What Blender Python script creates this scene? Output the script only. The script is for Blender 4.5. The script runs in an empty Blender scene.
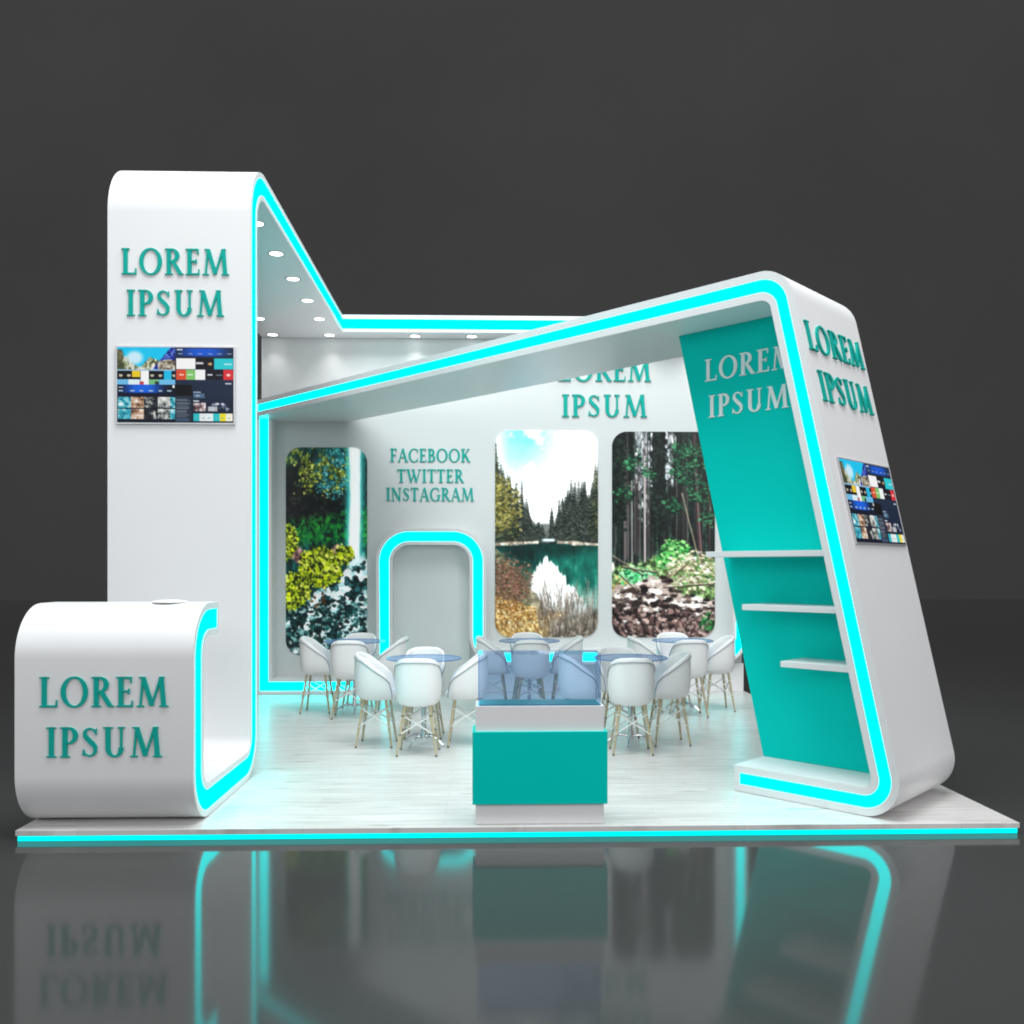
import bpy, bmesh, math, random
import numpy as np
from mathutils import Vector
random.seed(4); np.random.seed(4)
sc = bpy.context.scene
COL = sc.collection
PI = math.pi

# ------------------------------------------------------------------ helpers
ORIGIN = {}
def tag(o, label=None, cat=None, group=None, kind=None):
    if label: o['label'] = label
    if cat: o['category'] = cat
    if group: o['group'] = group
    if kind: o['kind'] = kind
    return o
def thing(name, label, cat, loc=(0, 0, 0), group=None):
    o = bpy.data.objects.new(name, None); COL.objects.link(o)
    o.location = loc; o.empty_display_size = .1
    ORIGIN[o.name] = Vector(loc)
    return tag(o, label, cat, group)
def base_of(o):
    return ORIGIN.get(o.name, Vector((0, 0, 0))) if o else Vector((0, 0, 0))
def mesh_obj(name, verts, faces, m, parent=None, loc=None, sharp=30, bevel=0, local=False):
    """one mesh object; verts are world coordinates unless local"""
    me = bpy.data.meshes.new(name)
    off = Vector(loc) if loc is not None else (base_of(parent) if parent else Vector((0, 0, 0)))
    if local: off = Vector((0, 0, 0))
    me.from_pydata([tuple(Vector(v) - off) for v in verts], [], faces)
    me.validate()
    bm = bmesh.new(); bm.from_mesh(me)
    bmesh.ops.remove_doubles(bm, verts=bm.verts, dist=1e-5)
    bmesh.ops.recalc_face_normals(bm, faces=bm.faces)
    bm.to_mesh(me); bm.free()
    me.polygons.foreach_set('use_smooth', [True] * len(me.polygons))
    me.set_sharp_from_angle(angle=math.radians(sharp))
    me.materials.append(m)
    o = bpy.data.objects.new(name, me); COL.objects.link(o)
    if parent:
        o.parent = parent
        ORIGIN[o.name] = base_of(parent) if not local else Vector((0, 0, 0))
    elif loc is not None:
        o.location = loc; ORIGIN[o.name] = Vector(loc)
    if bevel:
        b = o.modifiers.new('bevel', 'BEVEL'); b.width = bevel; b.segments = 2
        b.limit_method = 'ANGLE'; b.angle_limit = math.radians(40); b.harden_normals = True
    return o
class MB:
    def __init__(s): s.v = []; s.f = []
    def add(s, v, f):
        n = len(s.v); s.v += [tuple(p) for p in v]; s.f += [tuple(i + n for i in q) for q in f]; return s
    def box(s, x0, x1, y0, y1, z0, z1, M=None):
        p = [(x, y, z) for z in (z0, z1) for y in (y0, y1) for x in (x0, x1)]
        if M: p = [M(*q) for q in p]
        return s.add(p, [(0, 2, 3, 1), (4, 5, 7, 6), (0, 1, 5, 4), (2, 6, 7, 3), (0, 4, 6, 2), (1, 3, 7, 5)])
    def tube(s, pts, r, n=10, r2=None, cap=True):
        pts = [Vector(p) for p in pts]; k = len(pts); rings = []
        up = Vector((0, 0, 1))
        for i, p in enumerate(pts):
            t = (pts[min(i + 1, k - 1)] - pts[max(i - 1, 0)]).normalized()
            a = t.cross(up)
            if a.length < 1e-3: a = t.cross(Vector((0, 1, 0)))
            a.normalize(); b = t.cross(a)
            rr = r if r2 is None else r + (r2 - r) * i / (k - 1)
            rings.append([p + a * rr * math.cos(2 * PI * j / n) + b * rr * math.sin(2 * PI * j / n) for j in range(n)])
        v = [q for ring in rings for q in ring]; f = []
        for i in range(k - 1):
            for j in range(n):
                f.append((i * n + j, i * n + (j + 1) % n, (i + 1) * n + (j + 1) % n, (i + 1) * n + j))
        if cap: f += [tuple(range(n)), tuple(range((k - 1) * n, k * n))[::-1]]
        return s.add(v, f)
    def lathe(s, prof, c=(0, 0, 0), n=48):
        v = []; f = []
        for r, z in prof:
            for j in range(n):
                a = 2 * PI * j / n; v.append((c[0] + r * math.cos(a), c[1] + r * math.sin(a), c[2] + z))
        for i in range(len(prof) - 1):
            for j in range(n):
                f.append((i * n + j, i * n + (j + 1) % n, (i + 1) * n + (j + 1) % n, (i + 1) * n + j))
        return s.add(v, f)
    def build(s, name, m, parent=None, **k): return mesh_obj(name, s.v, s.f, m, parent, **k)

def rpath(corners, seg=12):
    """corners (a,b[,r]) -> list of (point, offset vector to the left for unit thickness)"""
    out = []; n = len(corners)
    P = [Vector(c[:2]) for c in corners]; R = [c[2] if len(c) > 2 else 0 for c in corners]
    for i in range(n):
        if i == 0 or i == n - 1:
            d = (P[1] - P[0]) if i == 0 else (P[-1] - P[-2]); d.normalize()
            out.append((P[i].copy(), Vector((-d.y, d.x)))); continue
        d0 = (P[i] - P[i - 1]).normalized(); d1 = (P[i + 1] - P[i]).normalized()
        n0 = Vector((-d0.y, d0.x)); n1 = Vector((-d1.y, d1.x))
        cr = d0.x * d1.y - d0.y * d1.x; th = math.atan2(cr, d0.dot(d1)); r = R[i]
        if r <= 1e-6:
            m = (n0 + n1).normalized(); out.append((P[i].copy(), m / m.dot(n0))); continue
        tl = r * math.tan(abs(th) / 2); A = P[i] - d0 * tl
        sgn = 1 if th > 0 else -1; Cc = A + n0 * r * sgn
        k = max(3, int(seg * abs(th) / (PI / 2)) + 1)
        for j in range(k + 1):
            a = th * j / k; ca, sa = math.cos(a), math.sin(a)
            nn = Vector((n0.x * ca - n0.y * sa, n0.x * sa + n0.y * ca))
            out.append((Cc - nn * r * sgn, nn))
    return out
def cut(path, a0, a1):
    """shorten a path at both ends"""
    p = [(q[0].copy(), q[1].copy()) for q in path]
    if a0: d = (p[1][0] - p[0][0]).normalized(); p[0] = (p[0][0] + d * a0, p[0][1])
    if a1: d = (p[-2][0] - p[-1][0]).normalized(); p[-1] = (p[-1][0] + d * a1, p[-1][1])
    return p
def sweep(mb, path, prof, M, caps=(True, True)):
    k = len(prof); v = []; f = []
    for p, nn in path:
        for n_, w in prof:
            q = p + nn * n_; v.append(M(q.x, q.y, w))
    for i in range(len(path) - 1):
        for j in range(k):
            f.append((i * k + j, i * k + (j + 1) % k, (i + 1) * k + (j + 1) % k, (i + 1) * k + j))
    if caps[0]: f.append(tuple(range(k)))
    if caps[1]: f.append(tuple(range((len(path) - 1) * k, len(path) * k))[::-1])
    mb.add(v, f)
def ribbon(name, corners, t, W, b, M, mat, parent, ends=(0, 0), caps=(True, True), g=.014, strip='light_strip', bb=None, bevel=.003, thick=None):
    """a bent slab with a groove along its front edge and a glowing strip lying in the groove"""
    bb = bb or (b, b)
    path = rpath(corners)
    if thick: path = [(p, n_ * thick(p.x, p.y)) for p, n_ in path]
    mb = MB(); lo, hi = bb[0], t - bb[1]
    sweep(mb, path, [(0, 0), (lo, 0), (lo, g), (hi, g), (hi, 0), (t, 0), (t, W), (0, W)], M, caps)
    for e, (i, j) in enumerate(((0, 1), (-1, -2))):
        if ends[e]:
            d = (path[j][0] - path[i][0]).normalized()
            pp = [(path[i][0], path[i][1]), (path[i][0] + d * ends[e], path[i][1])]
            sweep(mb, pp, [(lo, -.0004), (hi, -.0004), (hi, g), (lo, g)], M)
    o = mb.build(name, mat, parent)
    mb = MB()
    sweep(mb, cut(path, ends[0], ends[1]), [(lo + .001, .004), (hi - .001, .004), (hi - .001, g - .001), (lo + .001, g - .001)], M)
    mb.build(strip, MAT['led'], o if o.parent is None else o)
    return o

# ------------------------------------------------------------------ materials
MAT = {}
def nodes(name):
    m = bpy.data.materials.new(name); m.use_nodes = True
    nt = m.node_tree; return m, nt, nt.nodes['Principled BSDF']
def pbr(name, col, rough=.5, metal=0, coat=0, noise=.03, scale=6, bump=0, spec=.5, ior=None):
    m, nt, bs = nodes(name)
    tc = nt.nodes.new('ShaderNodeTexCoord'); nz = nt.nodes.new('ShaderNodeTexNoise')
    nz.inputs['Scale'].default_value = scale; nz.inputs['Detail'].default_value = 5
    nt.links.new(tc.outputs['Object'], nz.inputs['Vector'])
    mx = nt.nodes.new('ShaderNodeMix'); mx.data_type = 'RGBA'
    mx.inputs[6].default_value = (*[c * (1 - noise) for c in col], 1)
    mx.inputs[7].default_value = (*[min(1, c * (1 + noise)) for c in col], 1)
    nt.links.new(nz.outputs['Fac'], mx.inputs[0]); nt.links.new(mx.outputs[2], bs.inputs['Base Color'])
    mr = nt.nodes.new('ShaderNodeMapRange'); mr.inputs[3].default_value = rough * .88; mr.inputs[4].default_value = rough * 1.12
    nt.links.new(nz.outputs['Fac'], mr.inputs[0]); nt.links.new(mr.outputs[0], bs.inputs['Roughness'])
    bs.inputs['Metallic'].default_value = metal; bs.inputs['Coat Weight'].default_value = coat
    bs.inputs['Specular IOR Level'].default_value = spec
    if ior: bs.inputs['IOR'].default_value = ior
    if bump:
        bp = nt.nodes.new('ShaderNodeBump'); bp.inputs['Strength'].default_value = bump; bp.inputs['Distance'].default_value = .004
        nt.links.new(nz.outputs['Fac'], bp.inputs['Height']); nt.links.new(bp.outputs[0], bs.inputs['Normal'])
    MAT[name] = m; return m
def emit(name, col, s):
    m, nt, bs = nodes(name); nt.nodes.remove(bs)
    e = nt.nodes.new('ShaderNodeEmission'); e.inputs[0].default_value = (*col, 1); e.inputs[1].default_value = s
    nt.links.new(e.outputs[0], nt.nodes['Material Output'].inputs[0])
    MAT[name] = m; return m
LED = 4.3
emit('led', (0.0, 1.0, .97), LED)
emit('led_edge', (0.0, .95, .92), 1.3)
emit('lamp_lens', (1, .99, .97), 4)
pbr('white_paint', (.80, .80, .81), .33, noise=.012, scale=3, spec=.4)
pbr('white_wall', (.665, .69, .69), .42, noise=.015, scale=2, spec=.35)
pbr('white_plinth', (.80, .79, .80), .5, noise=.02, scale=5)
pbr('door_grey', (.74, .77, .76), .5, noise=.03, scale=4)
pbr('teal_paint', (.0, .61, .54), .45, noise=.02, scale=3, spec=.06)
pbr('teal_letter', (.008, .39, .33), .45, noise=.04, scale=20, spec=.08)
pbr('grey_letter', (.84, .88, .88), .38, noise=.04, scale=20)
pbr('chair_white', (.86, .86, .86), .45, noise=.02, scale=30, bump=.05)
pbr('chair_seat', (.74, .75, .76), .6, noise=.03, scale=40, bump=.1)
pbr('piping', (.22, .26, .30), .6)
pbr('leg_wood', (.50, .42, .27), .45, noise=.18, scale=30)
pbr('foot_cap', (.12, .12, .10), .5)
pbr('wire_white', (.82, .82, .80), .3)
pbr('chrome', (.75, .76, .78), .12, metal=1, noise=.02)
pbr('bezel', (.55, .56, .58), .3, metal=.6)
pbr('lamp_ring', (.34, .38, .38), .4, metal=.0)
pbr('dish_white', (.85, .85, .85), .5)
pbr('case_deck', (.0, .20, .20), .3)
pbr('backdrop_paint', (.196, .194, .193), .95, noise=.16, scale=.09, spec=.05)

def tinted_glass(name, tint, gloss=.08, rough=.02, body=0, bodycol=(.2, .35, .6)):
    m, nt, bs = nodes(name); nt.nodes.remove(bs)
    out = nt.nodes['Material Output']
    tr = nt.nodes.new('ShaderNodeBsdfTransparent'); tr.inputs[0].default_value = (*tint, 1)
    gl = nt.nodes.new('ShaderNodeBsdfGlossy'); gl.inputs['Roughness'].default_value = rough
    fr = nt.nodes.new('ShaderNodeFresnel'); fr.inputs[0].default_value = 1.45
    sc_ = nt.nodes.new('ShaderNodeMath'); sc_.operation = 'MULTIPLY'; sc_.inputs[1].default_value = gloss * 6; sc_.use_clamp = True
    nt.links.new(fr.outputs[0], sc_.inputs[0])
    mx = nt.nodes.new('ShaderNodeMixShader'); nt.links.new(sc_.outputs[0], mx.inputs[0])
    nt.links.new(tr.outputs[0], mx.inputs[1]); nt.links.new(gl.outputs[0], mx.inputs[2])
    last = mx
    if body:
        df = nt.nodes.new('ShaderNodeBsdfDiffuse'); df.inputs[0].default_value = (*bodycol, 1)
        m2 = nt.nodes.new('ShaderNodeMixShader'); m2.inputs[0].default_value = body
        nt.links.new(mx.outputs[0], m2.inputs[1]); nt.links.new(df.outputs[0], m2.inputs[2]); last = m2
    nt.links.new(last.outputs[0], out.inputs[0]); MAT[name] = m
tinted_glass('case_glass', (.865, .92, .985), .05, body=.04, bodycol=(.22, .44, .82))
tinted_glass('table_glass', (.84, .90, .97), .05, rough=.12, body=.26, bodycol=(.24, .42, .66))
tinted_glass('table_glass_edge', (.45, .6, .85), .10, body=.5, bodycol=(.10, .20, .45))

def floor_wood():
    m, nt, bs = nodes('floor_planks'); L = nt.links.new; N = nt.nodes.new
    tc = N('ShaderNodeTexCoord')
    mp = N('ShaderNodeMapping'); mp.inputs['Scale'].default_value = (1, 1, 1); L(tc.outputs['Object'], mp.inputs[0])
    br = N('ShaderNodeTexBrick'); br.inputs['Scale'].default_value = 1
    br.inputs['Brick Width'].default_value = 1.35; br.inputs['Row Height'].default_value = .12
    br.inputs['Mortar Size'].default_value = .0022; br.inputs['Mortar Smooth'].default_value = .3
    br.inputs['Color1'].default_value = (.66, .65, .64, 1); br.inputs['Color2'].default_value = (.73, .72, .71, 1)
    br.inputs['Mortar'].default_value = (.56, .55, .54, 1); br.offset = .37
    L(mp.outputs[0], br.inputs['Vector'])
    st = N('ShaderNodeMapping'); st.inputs['Scale'].default_value = (1.2, 34, 1); L(tc.outputs['Object'], st.inputs[0])
    nz = N('ShaderNodeTexNoise'); nz.inputs['Scale'].default_value = 1.6; nz.inputs['Detail'].default_value = 8
    nz.inputs['Roughness'].default_value = .65; nz.inputs['Distortion'].default_value = .6; L(st.outputs[0], nz.inputs['Vector'])
    cr = N('ShaderNodeValToRGB'); e = cr.color_ramp.elements
    e[0].position = .33; e[0].color = (.60, .575, .545, 1); e[1].position = .55; e[1].color = (1, 1, 1, 1)
    L(nz.outputs['Fac'], cr.inputs[0])
    s2 = N('ShaderNodeMapping'); s2.inputs['Scale'].default_value = (2.2, 14, 1); L(tc.outputs['Object'], s2.inputs[0])
    kn = N('ShaderNodeTexNoise'); kn.inputs['Scale'].default_value = .9; kn.inputs['Detail'].default_value = 3; L(s2.outputs[0], kn.inputs['Vector'])
    c2 = N('ShaderNodeValToRGB'); e = c2.color_ramp.elements
    e[0].position = .29; e[0].color = (.52, .49, .46, 1); e[1].position = .37; e[1].color = (1, 1, 1, 1); L(kn.outputs['Fac'], c2.inputs[0])
    m1 = N('ShaderNodeMix'); m1.data_type = 'RGBA'; m1.blend_type = 'MULTIPLY'; m1.inputs[0].default_value = .8
    L(br.outputs['Color'], m1.inputs[6]); L(cr.outputs[0], m1.inputs[7])
    m2 = N('ShaderNodeMix'); m2.data_type = 'RGBA'; m2.blend_type = 'MULTIPLY'; m2.inputs[0].default_value = .8
    L(m1.outputs[2], m2.inputs[6]); L(c2.outputs[0], m2.inputs[7]); L(m2.outputs[2], bs.inputs['Base Color'])
    bs.inputs['Roughness'].default_value = .32
    bp = N('ShaderNodeBump'); bp.inputs['Strength'].default_value = .12; bp.inputs['Distance'].default_value = .003
    L(m2.outputs[2], bp.inputs['Height']); L(bp.outputs[0], bs.inputs['Normal'])
    MAT['floor_planks'] = m
floor_wood()
def dark_floor():
    m, nt, bs = nodes('dark_floor'); L = nt.links.new; N = nt.nodes.new
    tc = N('ShaderNodeTexCoord'); nz = N('ShaderNodeTexNoise'); nz.inputs['Scale'].default_value = .5; nz.inputs['Detail'].default_value = 7
    L(tc.outputs['Object'], nz.inputs['Vector'])
    mx = N('ShaderNodeMix'); mx.data_type = 'RGBA'
    mx.inputs[6].default_value = (.042, .042, .042, 1); mx.inputs[7].default_value = (.054, .054, .054, 1)
    L(nz.outputs['Fac'], mx.inputs[0]); L(mx.outputs[2], bs.inputs['Base Color'])
    bs.inputs['Roughness'].default_value = .085; bs.inputs['IOR'].default_value = 1.27
    MAT['dark_floor'] = m
dark_floor()
def picture(name, e, rough=.35, spec=.3, base=1.0):
    m, nt, bs = nodes(name); at = nt.nodes.new('ShaderNodeAttribute'); at.attribute_name = 'print'
    if base == 1.0: nt.links.new(at.outputs['Color'], bs.inputs['Base Color'])
    else: bs.inputs['Base Color'].default_value = (base, base, base, 1)
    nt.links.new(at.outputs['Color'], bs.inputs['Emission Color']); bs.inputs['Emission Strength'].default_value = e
    bs.inputs['Roughness'].default_value = rough; bs.inputs['Specular IOR Level'].default_value = spec
    MAT[name] = m
picture('poster_print_glow', .38)  # prints with a little added glow to lift their whites
picture('screen_glow', .9, .25, .1, base=.01)

# ------------------------------------------------------------------ writing: capitals with serifs, drawn stroke by stroke
TK, TN = .158, .066
def bar(x0, y0, x1, y1, w):            # straight stroke of constant width (measured across)
    return ('s', [(x0, y0), (x1, y1)], [w, w])
def arc(cx, cy, rx, ry, a0, a1, n=22, tk=TK, tn=TN, rot=0):
    pts = []; ws = []
    for i in range(n + 1):
        a = math.radians(a0 + (a1 - a0) * i / n); pts.append((cx + rx * math.cos(a), cy + ry * math.sin(a)))
        ws.append(tn + (tk - tn) * abs(math.cos(a - math.radians(rot))) ** 1.6)
    return ('s', pts, ws)
def ser(x, y, w=.30): return ('s', [(x - w / 2, y), (x + w / 2, y)], [.05, .05])
def stem(x, w=TK, y0=0, y1=1, s0=True, s1=True, sw=.30):
    r = [('s', [(x, y0), (x, y1)], [w, w])]
    if s0: r += [ser(x, .025, sw), ('t', [(x - w / 2, .05), (x + w / 2, .05), (x + w / 2 + .045, .045), (x - w / 2 - .045, .045), (x - w / 2, .11), (x + w / 2, .11)])]
    if s1: r += [ser(x, .975, sw)]
    return r
def tick(x, y0, y1, w=.055): return ('s', [(x, y0), (x + .012, y1)], [w, w * .6])
G = {
 'I': (.36, stem(.18)),
 'L': (.62, stem(.18) + [bar(.18, .033, .58, .033, .066), tick(.565, .0, .24)]),
 'E': (.60, stem(.18) + [bar(.18, .033, .54, .033, .066), tick(.53, 0, .22), bar(.18, .967, .52, .967, .066), tick(.50, .80, 1.0), bar(.2, .52, .44, .52, .06), tick(.43, .43, .61)]),
 'F': (.55, stem(.18) + [bar(.18, .967, .52, .967, .066), tick(.50, .78, 1.0), bar(.2, .51, .44, .51, .06), tick(.43, .42, .60)]),
 'T': (.66, stem(.33, s1=False) + [bar(.03, .967, .63, .967, .066), tick(.045, .79, 1.0), tick(.605, .79, 1.0)]),
 'P': (.60, stem(.18) + [arc(.27, .72, .24, .25, -90, 90), bar(.15, .969, .28, .969, .06), bar(.2, .47, .28, .47, .06)]),
 'R': (.72, stem(.18) + [arc(.27, .74, .23, .23, -90, 90), bar(.15, .969, .28, .969, .06), bar(.2, .51, .28, .51, .06), bar(.34, .50, .62, .04, .145), ser(.66, .025, .16)]),
 'B': (.64, stem(.18) + [arc(.27, .75, .20, .22, -90, 90), bar(.15, .969, .28, .969, .06), bar(.2, .53, .3, .53, .055), arc(.28, .28, .25, .25, -90, 90), bar(.15, .03, .29, .03, .06)]),
 'K': (.72, stem(.18) + [bar(.24, .44, .58, .97, .075), ser(.58, .975, .2), bar(.33, .58, .62, .03, .145), ser(.65, .025, .18)]),
 'O': (.90, [arc(.45, .5, .355, .485, 0, 360, 44)]),
 'C': (.76, [arc(.44, .5, .36, .485, 48, 312, 36), tick(.69, .68, .93), tick(.685, .10, .30)]),
 'G': (.84, [arc(.44, .5, .36, .485, 48, 318, 36), tick(.69, .70, .93), bar(.70, .05, .70, .44, .14), ser(.70, .44, .26)]),
 'U': (.82, [bar(.20, .32, .20, 1, TK), ser(.20, .975, .30), arc(.41, .32, .21, .29, 180, 360, 20), bar(.62, .32, .62, 1, .075), ser(.62, .975, .22)]),
 'N': (.86, [bar(.16, 0, .16, 1, .07), ser(.16, .025, .24), ser(.13, .975, .18), bar(.16, .98, .70, .02, .15), bar(.70, 0, .70, 1, .07), ser(.70, .975, .24)]),
 'M': (1.02, [bar(.13, 0, .21, 1, .07), ser(.13, .025, .24), ser(.16, .975, .14), bar(.22, .98, .50, .04, .15), bar(.50, .04, .78, .98, .075), bar(.80, 1, .88, 0, .15), ser(.83, .975, .14), ser(.88, .025, .28)]),
 'W': (1.14, [bar(.13, .98, .38, .02, .145), bar(.38, .02, .60, .80, .07), bar(.52, .98, .76, .02, .145), bar(.76, .02, 1.02, .98, .07), ser(.13, .975, .26), ser(.52, .975, .22), ser(1.02, .975, .22)]),
 'A': (.80, [bar(.12, .02, .39, .98, .07), bar(.40, 1.0, .68, .02, .15), bar(.22, .34, .54, .34, .055), ser(.12, .025, .22), ser(.68, .025, .28)]),
 'S': (.60, [('s', [(.48, .80), (.42, .90), (.30, .955), (.20, .92), (.135, .83), (.15, .70), (.25, .58), (.37, .46), (.465, .34), (.47, .19), (.40, .085), (.28, .045), (.16, .09), (.10, .20)],
                    [.05, .06, .065, .08, .11, .14, .155, .155, .14, .11, .08, .065, .06, .05]), tick(.49, .74, .95, .05), tick(.085, .06, .27, .05)]),
}
def letter_mesh(ch, F, sx, sy, x0, depth):
    """F(x, y, d): place on a surface; overlapping strokes end at slightly different depths"""
    mb = MB()
    for k, st in enumerate(G[ch][1]):
        d = depth + .00035 * k
        if st[0] == 't': continue
        pts, ws = st[1], st[2]; n = len(pts); Lp = []; Rp = []
        closed = (Vector(pts[0]) - Vector(pts[-1])).length < 1e-6
        for i in range(n):
            a = Vector(pts[max(i - 1, 0)]); b = Vector(pts[min(i + 1, n - 1)])
            if closed and i in (0, n - 1): a = Vector(pts[n - 2]); b = Vector(pts[1])
            t = (b - a).normalized(); nn = Vector((-t.y, t.x)); w = ws[i] / 2
            Lp.append(Vector(pts[i]) + nn * w); Rp.append(Vector(pts[i]) - nn * w)
        v = []
        for i in range(n):
            for q in (Lp[i], Rp[i]):
                X = x0 + q.x * sx; Y = q.y * sy
                v.append(F(X, Y, d)); v.append(F(X, Y, 0))
        f = []
        for i in range(n - 1):
            a = i * 4; b = a + 4
            f += [(a, a + 2, b + 2, b), (a, b, b + 1, a + 1), (a + 2, a + 3, b + 3, b + 2)]
        if not closed: f += [(0, 1, 3, 2), ((n - 1) * 4, (n - 1) * 4 + 2, (n - 1) * 4 + 3, (n - 1) * 4 + 1)]
        mb.add(v, f)
    return mb
def write(text, F, x0, x1, z0, h, mat, parent, depth=.011, gap=.07):
    tot = sum(G[c][0] for c in text) + gap * (len(text) - 1)
    s = (x1 - x0) / tot; x = 0
    for c in text:
        letter_mesh(c, lambda X, Y, d: F(X, z0 + Y, d), s, h, x0 + x * s, depth).build('letter', mat, parent)
        x += G[c][0] + gap

# ------------------------------------------------------------------ pictures painted procedurally
def vnoise(H, W, cells, seed, st=1.0):
    r = np.random.RandomState(seed); gx = max(2, int(cells * st * W / H) + 2); gy = int(cells / st) + 2
    g = r.rand(gy, gx); y = np.linspace(0, gy - 1.001, H); x = np.linspace(0, gx - 1.001, W)
    yi = y.astype(int); xi = x.astype(int); fy = (y - yi)[:, None]; fx = (x - xi)[None]
    fy = fy * fy * (3 - 2 * fy); fx = fx * fx * (3 - 2 * fx)
    a = g[yi][:, xi]; b = g[yi][:, xi + 1]; c = g[yi + 1][:, xi]; d = g[yi + 1][:, xi + 1]
    return (a * (1 - fx) + b * fx) * (1 - fy) + (c * (1 - fx) + d * fx) * fy
def fbm(H, W, cells, seed, oct=5, gain=.6, st=1.0):
    s = 0; a = 1; t = 0
    for o in range(oct): s = s + a * vnoise(H, W, cells * 2 ** o, seed + o * 17, st); t += a; a *= gain
    s = s / t; return np.clip((s - .5) * 1.7 + .5, 0, 1)
def ramp(v, stops):
    xs = [s[0] for s in stops]; return np.stack([np.interp(v, xs, [s[1][k] / 255 for s in stops]) for k in range(3)], -1)
def blend(img, mask, col):
    m = np.clip(mask, 0, 1)[..., None]
    c = np.array(col) / 255 if not isinstance(col, np.ndarray) else col
    img[:] = img * (1 - m) + c * m
def sstep(a, b, x): t = np.clip((x - a) / (b - a), 0, 1); return t * t * (3 - 2 * t)
def line(img, x0, y0, x1, y1, w, col, X, Y, al=1.0, ar=1.0):
    dx, dy = x1 - x0, (y1 - y0) * ar; px = X - x0; py = (Y - y0) * ar
    t = np.clip((px * dx + py * dy) / (dx * dx + dy * dy + 1e-9), 0, 1)
    d = np.hypot(px - t * dx, py - t * dy); blend(img, al * (1 - sstep(w * .6, w * 1.3, d)), col)
def grid_xy(H, W): return np.meshgrid(np.linspace(0, 1, W), np.linspace(0, 1, H))

def leaves(img, X, Y, reg, pal, k, seed, smin=.006, smax=.018, asp=2.5, rnd=.35):
    """k small leaf-like dabs where reg is high, each with a colour from the palette"""
    H, W = X.shape; r = np.random.RandomState(seed); n = 0; tries = 0; k = int(k * 2.0); smin *= .6; smax *= .8
    while n < k and tries < k * 30:
        tries += 1; x, y = r.rand(), r.rand(); iy, ix = int(y * (H - 1)), int(x * (W - 1))
        if reg[iy, ix] < r.rand(): continue
        n += 1; sx = r.uniform(smin, smax); sy = sx / asp * r.uniform(.5, 1.5)
        y0 = max(0, int((y - sy) * H)); y1 = min(H, int((y + sy) * H) + 2); x0 = max(0, int((x - sx) * W)); x1 = min(W, int((x + sx) * W) + 2)
        xx = (X[y0:y1, x0:x1] - x) / sx; yy = (Y[y0:y1, x0:x1] - y) / sy; th = r.uniform(-.8, .8)
        m = ((xx * math.cos(th) + yy * math.sin(th)) ** 2 + (yy * math.cos(th) - xx * math.sin(th)) ** 2 * 1.8 < 1).astype(float)
        c = np.array(pal[r.randint(len(pal))]) / 255 * r.uniform(1 - rnd, 1 + rnd * .5)
        sub = img[y0:y1, x0:x1]; m = m[..., None] * .85; sub[:] = sub * (1 - m) + np.clip(c, 0, 1) * m
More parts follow.
